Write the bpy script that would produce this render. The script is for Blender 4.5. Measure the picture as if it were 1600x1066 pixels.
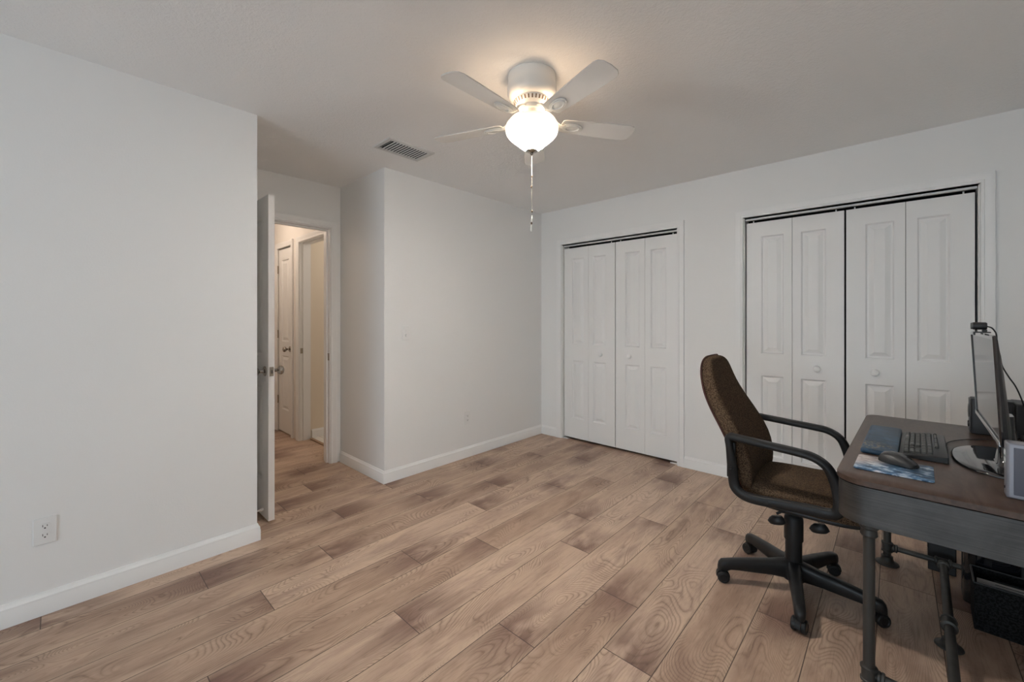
import bpy, bmesh, math, random
from math import sin, cos, pi, radians as rad
from mathutils import Vector, Matrix
S = bpy.context.scene
C = S.collection
for o in list(bpy.data.objects): bpy.data.objects.remove(o)
random.seed(4)

# ------------------------------------------------------------------ camera
YAW = 0.7455; CAM_H = 1.2688; FPX = 648.9
cam_d = bpy.data.cameras.new('camera'); cam = bpy.data.objects.new('camera', cam_d); C.objects.link(cam)
cam.location = (0, 0, CAM_H); cam.rotation_euler = (pi/2, 0, YAW)
cam_d.sensor_width = 36; cam_d.sensor_fit = 'HORIZONTAL'; cam_d.lens = FPX/1600*36
cam_d.shift_y = -34.27/1600; cam_d.clip_start = 0.02
S.camera = cam
# ------------------------------------------------------------------ exposure, world, daylight
vs = S.view_settings; vs.view_transform = 'Standard'; vs.look = 'None'; vs.gamma = 1; vs.use_curve_mapping = False
vs.exposure = 0.08
S.cycles.caustics_reflective = False; S.cycles.caustics_refractive = False; S.cycles.max_bounces = 10; S.cycles.diffuse_bounces = 6
W = bpy.data.worlds.new('world'); S.world = W; W.use_nodes = True
bg = W.node_tree.nodes['Background']; bg.inputs[0].default_value = (0.62, 0.78, 1.0, 1); bg.inputs[1].default_value = 1.0
def area(name, loc, rot, sx, sy, power, col):
    l = bpy.data.lights.new(name, 'AREA'); l.shape = 'RECTANGLE'; l.size = sx; l.size_y = sy; l.energy = power; l.color = col
    o = bpy.data.objects.new(name, l); C.objects.link(o); o.location = loc; o.rotation_euler = rot; return o
def point(name, loc, r, power, col):
    l = bpy.data.lights.new(name, 'POINT'); l.shadow_soft_size = r; l.energy = power; l.color = col
    o = bpy.data.objects.new(name, l); C.objects.link(o); o.location = loc; return o
DAY = (0.77, 0.91, 1.0)
area('daylight_window', (-.42, -4.42, .66), (rad(90), 0, 0), 2.0, 1.1, 57, DAY)     # through window_2, points +y
WARM = (1.0, 0.80, 0.60)
point('hall_lamp', (-4.75, 1.05, 2.30), 0.06, 9, (1.0, 0.80, 0.64))
point('bathroom_fill', (-3.9, 2.5, 2.1), 0.08, 7, (1.0, 0.89, 0.80))  # added fill light without a fixture, brightens the bathroom beyond the hall

# ------------------------------------------------------------------ node helpers
def mat(name, col=(.8, .8, .8), rough=.5, metal=0.0, spec=.5, coat=0.0):
    m = bpy.data.materials.new(name); m.use_nodes = True
    b = m.node_tree.nodes['Principled BSDF']
    b.inputs['Base Color'].default_value = (*col, 1); b.inputs['Roughness'].default_value = rough
    b.inputs['Metallic'].default_value = metal; b.inputs['Specular IOR Level'].default_value = spec
    b.inputs['Coat Weight'].default_value = coat
    return m
class NG:
    def __init__(s, m): s.t = m.node_tree; s.n = s.t.nodes; s.b = s.n['Principled BSDF']
    def new(s, k, **kw):
        x = s.n.new(k)
        for a, v in kw.items():
            if a.startswith('i_'):
                key = a[2:].replace('_', ' '); x.inputs[int(key) if key.isdigit() else key].default_value = v
            else: setattr(x, a, v)
        return x
    def l(s, a, b): s.t.links.new(a, b)
    def coord(s, kind='Object'): return s.new('ShaderNodeTexCoord').outputs[kind]
    def mapping(s, src, scale=(1, 1, 1), loc=(0, 0, 0)):
        m = s.new('ShaderNodeMapping'); m.inputs['Scale'].default_value = scale; m.inputs['Location'].default_value = loc
        s.l(src, m.inputs[0]); return m.outputs[0]
    def noise(s, src, scale, detail=4, rough=.5, dist=0):
        x = s.new('ShaderNodeTexNoise'); x.inputs['Scale'].default_value = scale; x.inputs['Detail'].default_value = detail
        x.inputs['Roughness'].default_value = rough; x.inputs['Distortion'].default_value = dist
        s.l(src, x.inputs['Vector']); return x.outputs['Fac']
    def math(s, op, a, b=None, clamp=False):
        x = s.new('ShaderNodeMath', operation=op); x.use_clamp = clamp
        for i, v in enumerate((a, b)):
            if v is None: continue
            if isinstance(v, (int, float)): x.inputs[i].default_value = v
            else: s.l(v, x.inputs[i])
        return x.outputs[0]
    def ramp(s, src, stops, interp='LINEAR'):
        r = s.new('ShaderNodeValToRGB'); cr = r.color_ramp; cr.interpolation = interp
        while len(cr.elements) < len(stops): cr.elements.new(.5)
        for e, (p, c) in zip(cr.elements, stops):
            e.position = p; e.color = (*c, 1) if len(c) == 3 else c
        s.l(src, r.inputs[0]); return r.outputs[0]
    def mix(s, f, a, b, mode='MIX'):
        x = s.new('ShaderNodeMix', data_type='RGBA', blend_type=mode)
        for i, v in ((0, f), (6, a), (7, b)):
            if isinstance(v, (int, float)): x.inputs[i].default_value = v
            elif isinstance(v, tuple): x.inputs[i].default_value = (*v, 1)
            else: s.l(v, x.inputs[i])
        return x.outputs[2]
    def bump(s, h, strength=.3, dist=.01):
        x = s.new('ShaderNodeBump'); x.inputs['Strength'].default_value = strength; x.inputs['Distance'].default_value = dist
        s.l(h, x.inputs['Height']); s.l(x.outputs[0], s.b.inputs['Normal'])
    def color(s, c): s.l(c, s.b.inputs['Base Color'])

def paint(name, col, rough, nscale, strength, dist=.002, detail=3):
    m = mat(name, col, rough, spec=.3); g = NG(m); c = g.coord()
    n = g.noise(c, nscale, detail, .6); g.bump(n, strength, dist)
    g.color(g.mix(g.noise(c, 1.3, 2), tuple(v*.985 for v in col), tuple(min(1, v*1.01) for v in col)))
    return m
MW = paint('wall_paint', (.82, .82, .81), .75, 130, .25)
MC = mat('ceiling_texture', (.90, .90, .89), .9, spec=.2)
g = NG(MC); c = g.coord()
n1 = g.ramp(g.noise(c, 60, 4, .6, .8), [(.38, (0, 0, 0)), (.62, (1, 1, 1))]); n2 = g.noise(c, 150, 3)
g.bump(g.math('ADD', n1, g.math('MULTIPLY', n2, .5)), .32, .003)
MT = paint('trim_paint', (.84, .84, .83), .38, 25, .05)
MD = paint('door_paint', (.83, .83, .82), .42, 60, .08)
MHW = paint('hall_paint', (.78, .75, .71), .8, 130, .2)
MBW = paint('bath_paint', (.78, .70, .58), .8, 130, .2)
MPL = mat('plastic_white', (.80, .80, .79), .35)
MBK = mat('dark_slot', (.01, .01, .01), .8)
MN = mat('brushed_nickel', (.42, .39, .35), .16, 1.0)
MNS = mat('satin_brass', (.40, .36, .30), .35, 1.0)
MVOID = mat('void_shade', (.012, .012, .012), .9)  # near-black colour puts the shade into closet interiors and the vent duct

# ------------------------------------------------------------------ mesh helper
class MB:
    def __init__(s): s.v = []; s.f = []; s.uv = None
    def add(s, vs, fs, M=None):
        k = len(s.v)
        s.v += [tuple(M @ Vector(p)) if M else tuple(p) for p in vs]; s.f += [tuple(i+k for i in f) for f in fs]; return s
    def box(s, x0, x1, y0, y1, z0, z1, M=None):
        return s.add([(x0,y0,z0),(x1,y0,z0),(x1,y1,z0),(x0,y1,z0),(x0,y0,z1),(x1,y0,z1),(x1,y1,z1),(x0,y1,z1)],
              [(0,3,2,1),(4,5,6,7),(0,1,5,4),(1,2,6,5),(2,3,7,6),(3,0,4,7)], M)
    def rings(s, R, closed=True, cap=True, M=None):
        n = len(R[0]); vs = [p for r in R for p in r]; fs = []
        for i in range(len(R)-1):
            for j in range(n if closed else n-1):
                a, b = i*n+j, i*n+(j+1) % n; fs.append((a, b, b+n, a+n))
        if cap and closed: fs.append(tuple(range(n-1, -1, -1))); fs.append(tuple((len(R)-1)*n+j for j in range(n)))
        return s.add(vs, fs, M)
    def lathe(s, prof, n=32, M=None, cap=True):            # prof: (r, z)
        return s.rings([[(max(r, 1e-5)*cos(2*pi*k/n), max(r, 1e-5)*sin(2*pi*k/n), z) for k in range(n)] for r, z in prof], True, cap, M)
    def tube(s, pts, r, n=12, cap=True, ry=None, up=(0, 0, 1), closed=False):   # elliptical section: r sideways, ry along the 'up' normal
        P = [Vector(p) for p in pts]; m = len(P); R = []; up = Vector(up)
        for i, p in enumerate(P):
            if closed: t = P[(i+1) % m]-P[i-1]
            else: t = P[min(i+1, m-1)]-P[max(i-1, 0)]
            t.normalize(); u = up if abs(t.dot(up)) < .99 else Vector((1, 0, 0))
            a = t.cross(u).normalized(); b = a.cross(t).normalized()
            rr = r[i] if isinstance(r, (list, tuple)) else r; q = (ry[i] if isinstance(ry, (list, tuple)) else ry) if ry else rr
            R.append([tuple(p+a*rr*cos(2*pi*k/n)+b*q*sin(2*pi*k/n)) for k in range(n)])
        if closed: R.append(R[0])
        return s.rings(R, True, cap and not closed)
    def cyl(s, p0, p1, r, n=20, r1=None):
        p0 = Vector(p0); p1 = Vector(p1); q = (p1-p0).to_track_quat('Z', 'Y').to_matrix().to_4x4(); L = (p1-p0).length
        return s.lathe([(r, 0), (r if r1 is None else r1, L)], n, Matrix.Translation(p0) @ q)
    def lat(s, prof, p0, d, n=24):                          # lathe about direction d from p0
        q = Vector(d).to_track_quat('Z', 'Y').to_matrix().to_4x4(); return s.lathe(prof, n, Matrix.Translation(Vector(p0)) @ q)
    def ball(s, c, r, n=16, sz=(1, 1, 1)):
        return s.lathe([(r*sin(pi*i/n), -r*cos(pi*i/n)) for i in range(n+1)], n*2, Matrix.Translation(Vector(c)) @ Matrix.Diagonal((*sz, 1)), False)
    def prism(s, poly, z0, z1, M=None):
        n = len(poly)
        return s.add([(x, y, z0) for x, y in poly]+[(x, y, z1) for x, y in poly],
            [tuple(range(n-1, -1, -1)), tuple(range(n, 2*n))]+[(i, (i+1) % n, (i+1) % n+n, i+n) for i in range(n)], M)
    def build(s, name, m, parent=None, bevel=0, seg=2, smooth=35, sub=0):
        me = bpy.data.meshes.new(name); me.from_pydata(s.v, [], s.f)
        bm = bmesh.new(); bm.from_mesh(me); bmesh.ops.remove_doubles(bm, verts=bm.verts, dist=1e-6)
        bmesh.ops.recalc_face_normals(bm, faces=bm.faces)
        for f in bm.faces: f.smooth = True
        for e in bm.edges:
            if len(e.link_faces) != 2 or e.calc_face_angle(0) > rad(smooth): e.smooth = False
        bm.to_mesh(me); bm.free()
        me.materials.append(m); o = bpy.data.objects.new(name, me); C.objects.link(o)
        if parent: o.parent = parent
        if bevel:
            b = o.modifiers.new('bevel', 'BEVEL'); b.width = bevel; b.segments = seg; b.limit_method = 'ANGLE'; b.angle_limit = rad(40); b.harden_normals = False
        if sub:
            b = o.modifiers.new('sub', 'SUBSURF'); b.levels = sub; b.render_levels = sub
        return o
def thing(name, label, cat, loc=(0, 0, 0), rz=0, group=None, kind=None):
    o = bpy.data.objects.new(name, None); o.empty_display_size = .05; C.objects.link(o); o.location = loc; o.rotation_euler = (0, 0, rz)
    return tag(o, label, cat, group, kind)
def tag(o, label=None, cat=None, group=None, kind=None):
    if label: o['label'] = label
    if cat: o['category'] = cat
    if group: o['group'] = group
    if kind: o['kind'] = kind
    return o
def struct(o): o['kind'] = 'structure'; return o
def at(o, p, rz=0): o.location = p; o.rotation_euler = (0, 0, rz); return o
def rrect(x0, x1, y0, y1, r, n=6):
    if not isinstance(r, (tuple, list)): r = (r,)*4
    P = []
    for cx, cy, a, q in ((x1-r[0], y1-r[0], 0, r[0]), (x0+r[1], y1-r[1], 90, r[1]), (x0+r[2], y0+r[2], 180, r[2]), (x1-r[3], y0+r[3], 270, r[3])):
        for i in range(n+1): t = rad(a+90*i/n); P.append((cx+q*cos(t), cy+q*sin(t)))
    return P
def smooth_path(P, n=6):                                    # Catmull-Rom
    P = [Vector(p) for p in P]; out = []
    for i in range(len(P)-1):
        a, b, c, d = P[max(i-1, 0)], P[i], P[i+1], P[min(i+2, len(P)-1)]
        for k in range(n):
            t = k/n; out.append(tuple(.5*((2*b)+(c-a)*t+(2*a-5*b+4*c-d)*t*t+(3*b-a-3*c+d)*t**3)))
    out.append(tuple(P[-1])); return out
def fillet(P, r, n=6):                                      # polyline with rounded corners
    P = [Vector(p) for p in P]; out = [tuple(P[0])]
    for i in range(1, len(P)-1):
        a = (P[i-1]-P[i]); b = (P[i+1]-P[i]); q = min(r, a.length*.49, b.length*.49)
        p0 = P[i]+a.normalized()*q; p2 = P[i]+b.normalized()*q
        for k in range(n+1):
            t = k/n; out.append(tuple((1-t)**2*p0+2*t*(1-t)*P[i]+t*t*p2))
    out.append(tuple(P[-1])); return out

# ------------------------------------------------------------------ room numbers
XA, YB, XL, Y1, Y2, XN = -2.897, 3.618, -2.692, 1.686, 0.759, -3.646
XR, YS, H = 0.62, -4.40, 2.44
HX, HY0 = -6.1, 0.45                                          # hall far end, hall south side
DY0, DY1, DZ = 0.822, 1.591, 2.058                            # bedroom doorway
BX0, BX1 = -4.548, -3.86                                      # bathroom doorway in the hall
LX0, LX1 = -5.175, -4.775                                     # hall closet doorway
C1 = (-2.612, -1.392); C2 = (-0.868, 0.356); CZ = 2.052

# ------------------------------------------------------------------ floor: one mesh, a quad per plank
PW, PL, PX = 0.1931, 1.278, -0.057
OFF = {-3.726: 1.343, -2.76: 1.217, -2.567: .466, -2.374: .973, -2.181: .628, -1.988: 1.26, -1.795: .35, -1.602: .977, -1.409: .655,
       -1.216: 1.235, -1.022: .436, -.829: .14, -.636: 1.10, -.443: .772, -.25: .384, -.057: .154}
def floor_planks():
    me = bpy.data.meshes.new('floor'); V = []; F = []; UV = []; L = []; ID = []
    x0, x1, y0, y1 = HX-.1, XR+.1, YS-.1, YB+.75
    k0 = int(math.floor((x0-PX)/PW)); k1 = int(math.ceil((x1-PX)/PW))
    rng = random.Random(11)
    for k in range(k0, k1):
        a = PX+k*PW; off = None
        for q, v in OFF.items():
            if abs(q-a) < .03: off = v
        if off is None: off = rng.random()*PL
        y = off-PL*3
        while y < y1:
            b0, b1 = max(y, y0), min(y+PL, y1); c0, c1 = max(a, x0), min(a+PW, x1)
            if b1 > b0 and c1 > c0:
                i = len(V); V += [(c0, b0, 0), (c1, b0, 0), (c1, b1, 0), (c0, b1, 0)]; F.append((i, i+1, i+2, i+3))
                ru, rv, r3 = rng.random()*40, rng.random()*40, rng.random()
                for (X, Y) in ((c0, b0), (c1, b0), (c1, b1), (c0, b1)):
                    UV.append((X-a, Y-y)); L.append((ru, rv)); ID.append(r3)
            y += PL
    me.from_pydata(V, [], F)
    for nm, D in (('local', UV), ('shift', L)):
        u = me.uv_layers.new(name=nm)
        for i, p in enumerate(D): u.data[i].uv = p
    u = me.uv_layers.new(name='tone')
    for i, p in enumerate(ID): u.data[i].uv = (p, 0)
    o = bpy.data.objects.new('floor', me); C.objects.link(o); struct(o)
    m = mat('wood_plank', rough=.42, spec=.35); me.materials.append(m); g = NG(m)
    loc = g.new('ShaderNodeUVMap', uv_map='local').outputs[0]; sh = g.new('ShaderNodeUVMap', uv_map='shift').outputs[0]
    tn = g.new('ShaderNodeSeparateXYZ'); g.l(g.new('ShaderNodeUVMap', uv_map='tone').outputs[0], tn.inputs[0]); tone = tn.outputs[0]
    add = g.new('ShaderNodeVectorMath', operation='ADD'); g.l(loc, add.inputs[0]); g.l(sh, add.inputs[1]); P = add.outputs[0]
    # cathedral growth rings: contours of a stretched smooth noise
    big = g.noise(g.mapping(P, (4.2, 1.5, 1)), 1.0, 1.2, .45, .5)
    wob = g.noise(g.mapping(P, (40, 12, 1)), 1.0, 3, .6)
    rg = g.math('FRACT', g.math('ADD', g.math('MULTIPLY', big, 58), g.math('MULTIPLY', wob, .7)))
    ring = g.ramp(rg, [(0, (.8, .8, .8)), (.16, (.2, .2, .2)), (.45, (0, 0, 0)), (.80, (.25, .25, .25)), (1, (1, 1, 1))])
    ringmask = g.ramp(g.noise(g.mapping(P, (5, 2.2, 1), (7, 3, 0)), 1.0, 2, .5), [(.42, (.06, .06, .06)), (.58, (1, 1, 1))])
    fine = g.noise(g.mapping(P, (230, 9, 1)), 1.0, 4, .7)
    fine2 = g.noise(g.mapping(P, (75, 3.2, 1)), 1.0, 4, .65)
    patch = g.noise(g.mapping(P, (9.5, 2.1, 1), (3, 9, 0)), 1.0, 5, .6, .5)
    smudge = g.ramp(patch, [(.44, (0, 0, 0)), (.66, (1, 1, 1))])
    light = g.ramp(g.noise(g.mapping(P, (11, 2.4, 1), (13, 1, 0)), 1.0, 5, .65, .4), [(.52, (0, 0, 0)), (.70, (1, 1, 1))])
    base = g.ramp(tone, [(0, (.44, .305, .222)), (.5, (.52, .375, .280)), (1, (.60, .445, .340))])
    base = g.mix(g.math('MULTIPLY', light, .30), base, (.66, .50, .37))
    base = g.mix(g.math('MULTIPLY', smudge, .46), base, (.175, .095, .070))
    # one end of each board is darker
    sp = g.new('ShaderNodeSeparateXYZ'); g.l(loc, sp.inputs[0])
    endd = g.ramp(g.math('DIVIDE', sp.outputs[1], PL), [(0, (1, 1, 1)), (.08, (.75, .75, .75)), (.24, (0, 0, 0)), (.82, (0, 0, 0)), (1, (.8, .8, .8))])
    em = g.math('MULTIPLY', endd, g.ramp(g.noise(g.mapping(P, (9, 4, 1), (1, 5, 0)), 1.0, 3), [(.30, (0, 0, 0)), (.52, (1, 1, 1))]))
    em = g.math('MULTIPLY', em, g.math('GREATER_THAN', g.math('FRACT', g.math('MULTIPLY', tone, 7.3)), .22))
    base = g.mix(g.math('MULTIPLY', em, .85), base, (.135, .066, .052))
    edx = g.math('MINIMUM', sp.outputs[0], g.math('SUBTRACT', PW, sp.outputs[0]))
    base = g.mix(g.ramp(g.math('DIVIDE', edx, PW), [(0, (.42, .42, .42)), (.17, (0, 0, 0))]), base, (.62, .47, .35))
    rr = g.math('MULTIPLY', g.math('MULTIPLY', ring, ringmask), .62)
    base = g.mix(rr, base, (.13, .070, .045))
    f = g.math('ADD', g.math('MULTIPLY', fine, .55), g.math('MULTIPLY', fine2, .45))
    f = g.ramp(f, [(.34, (.62, .60, .58)), (.50, (1, 1, 1)), (.68, (1.0, 1.0, 1.0))])
    base = g.mix(.95, base, f, 'MULTIPLY')
    # knots
    # seams between the boards
    dx = g.math('MINIMUM', sp.outputs[0], g.math('SUBTRACT', PW, sp.outputs[0]))
    dy = g.math('MINIMUM', sp.outputs[1], g.math('SUBTRACT', PL, sp.outputs[1]))
    seam = g.math('LESS_THAN', g.math('MINIMUM', dx, dy), .0017)
    base = g.mix(g.math('MULTIPLY', seam, .92), base, (.065, .038, .028))
    g.color(base)
    hgt = g.math('SUBTRACT', g.math('ADD', g.math('MULTIPLY', fine, .25), g.math('MULTIPLY', ring, -.12)), g.math('MULTIPLY', seam, 1.2))
    g.bump(hgt, .25, .002)
    g.l(g.ramp(fine2, [(.3, (.36, .36, .36)), (.7, (.5, .5, .5))]), g.b.inputs['Roughness'])
    return o
floor_planks()

# ------------------------------------------------------------------ walls and ceiling
struct(MB().box(HX-.1, XR+.12, YS-.12, YB+.75, H, H+.1).build('ceiling', MC))
T = .12
# left wall (runs into the entry nook) : solid block up to the hall side
struct(MB().box(XN-T, XL, YS-.12, Y2, 0, H).build('wall_left', MW))
# centre wall: block between the nook and the closet wall (its south face lines the nook)
MB1 = MB().box(XA-T, XA, Y1, YB+T, 0, H); MB1.box(XN, XA-T, Y1, Y1+T, 0, H)
struct(MB1.build('wall_center', MW))
# closet wall with two openings
w = MB()
for a, b, z0, z1 in ((XA, C1[0]-.005, 0, H), (C1[1]+.005, C2[0]-.005, 0, H), (C2[1]+.005, XR+.12, 0, H), (C1[0]-.005, C1[1]+.005, CZ, H), (C2[0]-.005, C2[1]+.005, CZ, H)):
    w.box(a, b, YB, YB+T, z0, z1)
struct(w.build('wall_back', MW))
cl = MB()
for a, b in (C1, C2):
    cl.box(a-.25, b+.25, YB+.66, YB+.70, 0, H); cl.box(a-.27, a-.23, YB+T, YB+.7, 0, H); cl.box(b+.23, b+.27, YB+T, YB+.7, 0, H)
struct(cl.build('wall_closet', MVOID))
# nook wall with the bedroom doorway (the hall lies beyond)
w = MB(); w.box(XN-T, XN, Y2, DY0-.02, 0, H); w.box(XN-T, XN, DY1+.02, Y1+T, 0, H); w.box(XN-T, XN, DY0-.02, DY1+.02, DZ+.02, H)
struct(w.build('wall_nook', MW))
# right wall, south wall with a tall glazed opening far behind the camera
WZ0, WZ1 = .12, 2.08
struct(MB().box(XR, XR+T, YS-.12, YB+T, 0, H).build('wall_right', MW))
VX0, VX1 = -1.50, .56
w = MB(); w.box(XL, VX0, YS-T, YS, 0, H); w.box(VX1, XR, YS-T, YS, 0, H); w.box(VX0, VX1, YS-T, YS, 0, .12); w.box(VX0, VX1, YS-T, YS, WZ1, H)
struct(w.build('wall_front', MW))
def window(name, M, a0, a1):
    e = bpy.data.objects.new(name, None); C.objects.link(e); e.matrix_world = M; struct(e)
    f = MB(); q = .045
    for (p0, p1, z0, z1) in ((a0, a0+q, WZ0, WZ1), (a1-q, a1, WZ0, WZ1), (a0+q, a1-q, WZ0, WZ0+q), (a0+q, a1-q, WZ1-q, WZ1), (a0+q, a1-q, 1.38, 1.42)):
        f.box(p0, p1, .03, .07, z0, z1)
    f.build('window_frame', MT, e)
    MB().box(a0-.04, a1+.04, -.035, .03, WZ0-.02, WZ0).build('window_sill', MT, e)
window('window_1', Matrix.Translation((0, YS, 0)) @ Matrix.Rotation(pi, 4, 'Z'), -VX1, -VX0)
# hall beyond the doorway: north wall with hall closet and bathroom doorways
HN = 1.675
w = MB()
for a, b, z0, z1 in ((HX, LX0-.01, 0, H), (LX1+.01, BX0-.01, 0, H), (BX1+.01, XN-T, 0, H), (LX0-.01, LX1+.01, 2.075, H), (BX0-.01, BX1+.01, 2.075, H)):
    w.box(a, b, HN, HN+.11, z0, z1)
struct(w.build('wall_hall_north', MHW))
struct(MB().box(HX-.1, HX, HY0-.1, HN+.11, 0, H).build('wall_hall_end', MHW))
struct(MB().box(HX, XN-T, HY0-.1, HY0, 0, H).build('wall_hall_south', MHW))
w = MB(); w.box(-4.72, -4.565, HN+.11, 3.3, 0, H); w.box(-4.72, XA-T, 3.3, 3.4, 0, H)
struct(w.build('wall_bathroom', MBW))
MTILE = mat('bath_tile', (.80, .78, .74), .25); g = NG(MTILE); bk = g.new('ShaderNodeTexBrick'); bk.offset = 0
bk.inputs['Scale'].default_value = 3.2; bk.inputs['Mortar Size'].default_value = .01; bk.inputs['Brick Width'].default_value = 1; bk.inputs['Row Height'].default_value = 1
bk.inputs['Color1'].default_value = (.82, .80, .76, 1); bk.inputs['Color2'].default_value = (.78, .76, .72, 1); bk.inputs['Mortar'].default_value = (.5, .48, .45, 1)
g.l(g.coord(), bk.inputs[0]); g.color(bk.outputs[0])
struct(MB().box(-4.565, XA-T, HN+.115, 3.3, .0005, .009).build('floor_bathroom', MTILE))
struct(MB().box(BX0+.012, BX1-.012, HN+.095, HN+.125, .0005, .013).build('trim_threshold', mat('threshold_wood', (.30, .19, .12), .5), bevel=.003))

# baseboards -------------------------------------------------------
BP = [(.0, .0), (.0145, .0), (.0145, .060), (.0125, .066), (.0125, .076), (.0085, .083), (.006, .088), (.004, .095), (.0, .095)]
def base(name, path, side=1, m=MT):
    """profile swept along a floor polyline; side=+1 puts the board to the left of the walking direction"""
    P = [Vector(p) for p in path]; R = []
    for i, p in enumerate(P):
        d0 = (P[i]-P[i-1]).normalized() if i else None; d1 = (P[i+1]-P[i]).normalized() if i < len(P)-1 else None
        n0 = Vector((-d0.y, d0.x))*side if d0 else None; n1 = Vector((-d1.y, d1.x))*side if d1 else None
        if n0 and n1: n = (n0+n1).normalized(); n = n/n.dot(n0)
        else: n = n0 or n1
        R.append([(p.x+n.x*t, p.y+n.y*t, z+.0003) for t, z in BP])
    return struct(MB().rings(R).build(name, m, smooth=25))
base('baseboard_left', [(XL, YS), (XL, Y2), (XN+.02, Y2)], -1)
base('baseboard_center', [(XN+.018, Y1), (XA, Y1), (XA, YB-.0)], -1)
base('baseboard_back', [(C1[1]+.0635, YB), (C2[0]-.0635, YB)], -1)
base('baseboard_closet_corner', [(XA+.014, YB), (C1[0]-.0635, YB)], -1)
base('baseboard_back_right', [(C2[1]+.0635, YB), (XR-.015, YB)], -1)
base('baseboard_right', [(XR, YB), (XR, YS)], -1)
base('baseboard_front', [(XR-.015, YS), (XL+.015, YS)], -1)
base('baseboard_bathroom', [(-4.565, HN+.125), (-4.565, 3.3)], -1)
base('baseboard_hall', [(HX, HN), (LX0-.06, HN)], -1)
# casings ----------------------------------------------------------
CP = [(.006, 0), (.006, .010), (.010, .013), (.020, .013), (.023, .010), (.040, .014), (.052, .018), (.062, .018), (.0635, .015), (.0635, 0)]
def casing(name, M, a0, a1, zt, m=MT, cp=CP):
    """U-shaped moulding round an opening in the local x-z plane; room side is -y"""
    R = []
    for k in range(4):
        ring = []
        for wd, t in cp:
            x = (a0-wd) if k < 2 else (a1+wd); z = 0.0003 if k in (0, 3) else zt+wd
            ring.append((x, -t, z))
        R.append(ring)
    o = MB().rings(R).build(name, m, smooth=25); o.matrix_world = M; return struct(o)
I4 = Matrix.Identity(4)
casing('trim_1', Matrix.Translation((0, YB, 0)), C1[0], C1[1], CZ)
casing('trim_2', Matrix.Translation((0, YB, 0)), C2[0], C2[1], CZ)
MN_ = Matrix.Translation((XN, 0, 0)) @ Matrix.Rotation(pi/2, 4, 'Z')      # local x -> world y, local -y -> world +x
casing('trim_3', MN_, DY0, DY1, DZ)
casing('trim_4', Matrix.Translation((0, HN, 0)), LX0, LX1, 2.06)
casing('trim_5', Matrix.Translation((0, HN, 0)), BX0, BX1, 2.06)
def jamb(name, M, a0, a1, zt, depth, m=MT, stop=None):
    j = MB(); t = .016
    j.box(a0-t, a0, 0, depth, 0.0003, zt); j.box(a1, a1+t, 0, depth, 0.0003, zt); j.box(a0-t, a1+t, 0, depth, zt, zt+t)
    if stop:
        s0, s1 = stop
        j.box(a0, a0+.011, s0, s1, 0.0003, zt); j.box(a1-.011, a1, s0, s1, 0.0003, zt); j.box(a0+.011, a1-.011, s0, s1, zt-.011, zt)
    o = j.build(name, m); o.matrix_world = M; return struct(o)
jamb('trim_6', MN_, DY0, DY1, DZ, T, stop=(.040, .075))
jamb('trim_7', Matrix.Translation((0, YB, 0)), C1[0]+.001, C1[1]-.001, CZ, T)
jamb('trim_8', Matrix.Translation((0, YB, 0)), C2[0]+.001, C2[1]-.001, CZ, T)
jamb('trim_9', Matrix.Translation((0, HN, 0)), BX0, BX1, 2.06, .11, stop=(.03, .065))
# bifold tracks (metal channel in the head of each closet)
for i, (a, b) in enumerate((C1, C2)):
    struct(MB().box(a+.003, b-.003, YB+.022, YB+.05, CZ-.015, CZ-.001).build('trim_%d' % (10+i), MPL, bevel=.002))

# ------------------------------------------------------------------ panelled doors
def slab(mb, W0, W1, Z0, Z1, th, panels, both=False, y=0.0):
    """door leaf in local x-z, front face at y, back at y+th; each panel a moulded recess with a raised field"""
    xs = sorted({W0, W1} | {p[0] for p in panels} | {p[1] for p in panels}); zs = sorted({Z0, Z1} | {p[2] for p in panels} | {p[3] for p in panels})
    def face(yy, s):
        for i in range(len(xs)-1):
            for k in range(len(zs)-1):
                c = ((xs[i]+xs[i+1])/2, (zs[k]+zs[k+1])/2)
                if any(p[0] < c[0] < p[1] and p[2] < c[1] < p[3] for p in panels): continue
                mb.add([(xs[i], yy, zs[k]), (xs[i+1], yy, zs[k]), (xs[i+1], yy, zs[k+1]), (xs[i], yy, zs[k+1])], [(0, 1, 2, 3)])
        for p in panels:
            R = []
            for ins, d in ((0, 0), (.003, .004), (.009, .012), (.017, .0125), (.042, .002), (.044, .001)):
                R.append([(p[0]+ins, yy+s*d, p[2]+ins), (p[1]-ins, yy+s*d, p[2]+ins), (p[1]-ins, yy+s*d, p[3]-ins), (p[0]+ins, yy+s*d, p[3]-ins)])
            mb.rings(R, True, False); r = R[-1]; mb.add(r, [(0, 1, 2, 3)])
    face(y, 1)
    if both: face(y+th, -1)
    else: mb.add([(W0, y+th, Z0), (W1, y+th, Z0), (W1, y+th, Z1), (W0, y+th, Z1)], [(0, 1, 2, 3)])
    for i in range(len(xs)-1):
        for zz in (Z0, Z1): mb.add([(xs[i], y, zz), (xs[i+1], y, zz), (xs[i+1], y+th, zz), (xs[i], y+th, zz)], [(0, 1, 2, 3)])
    for k in range(len(zs)-1):
        for xx in (W0, W1): mb.add([(xx, y, zs[k]), (xx, y, zs[k+1]), (xx, y+th, zs[k+1]), (xx, y+th, zs[k])], [(0, 1, 2, 3)])
    return mb
KNOBW = [(r*1.4, z*1.15) for r, z in [(.0, .030), (.008, .0295), (.0145, .026), (.0165, .021), (.015, .016), (.009, .012), (.007, .008), (.008, .002), (.012, 0)]]
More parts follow.
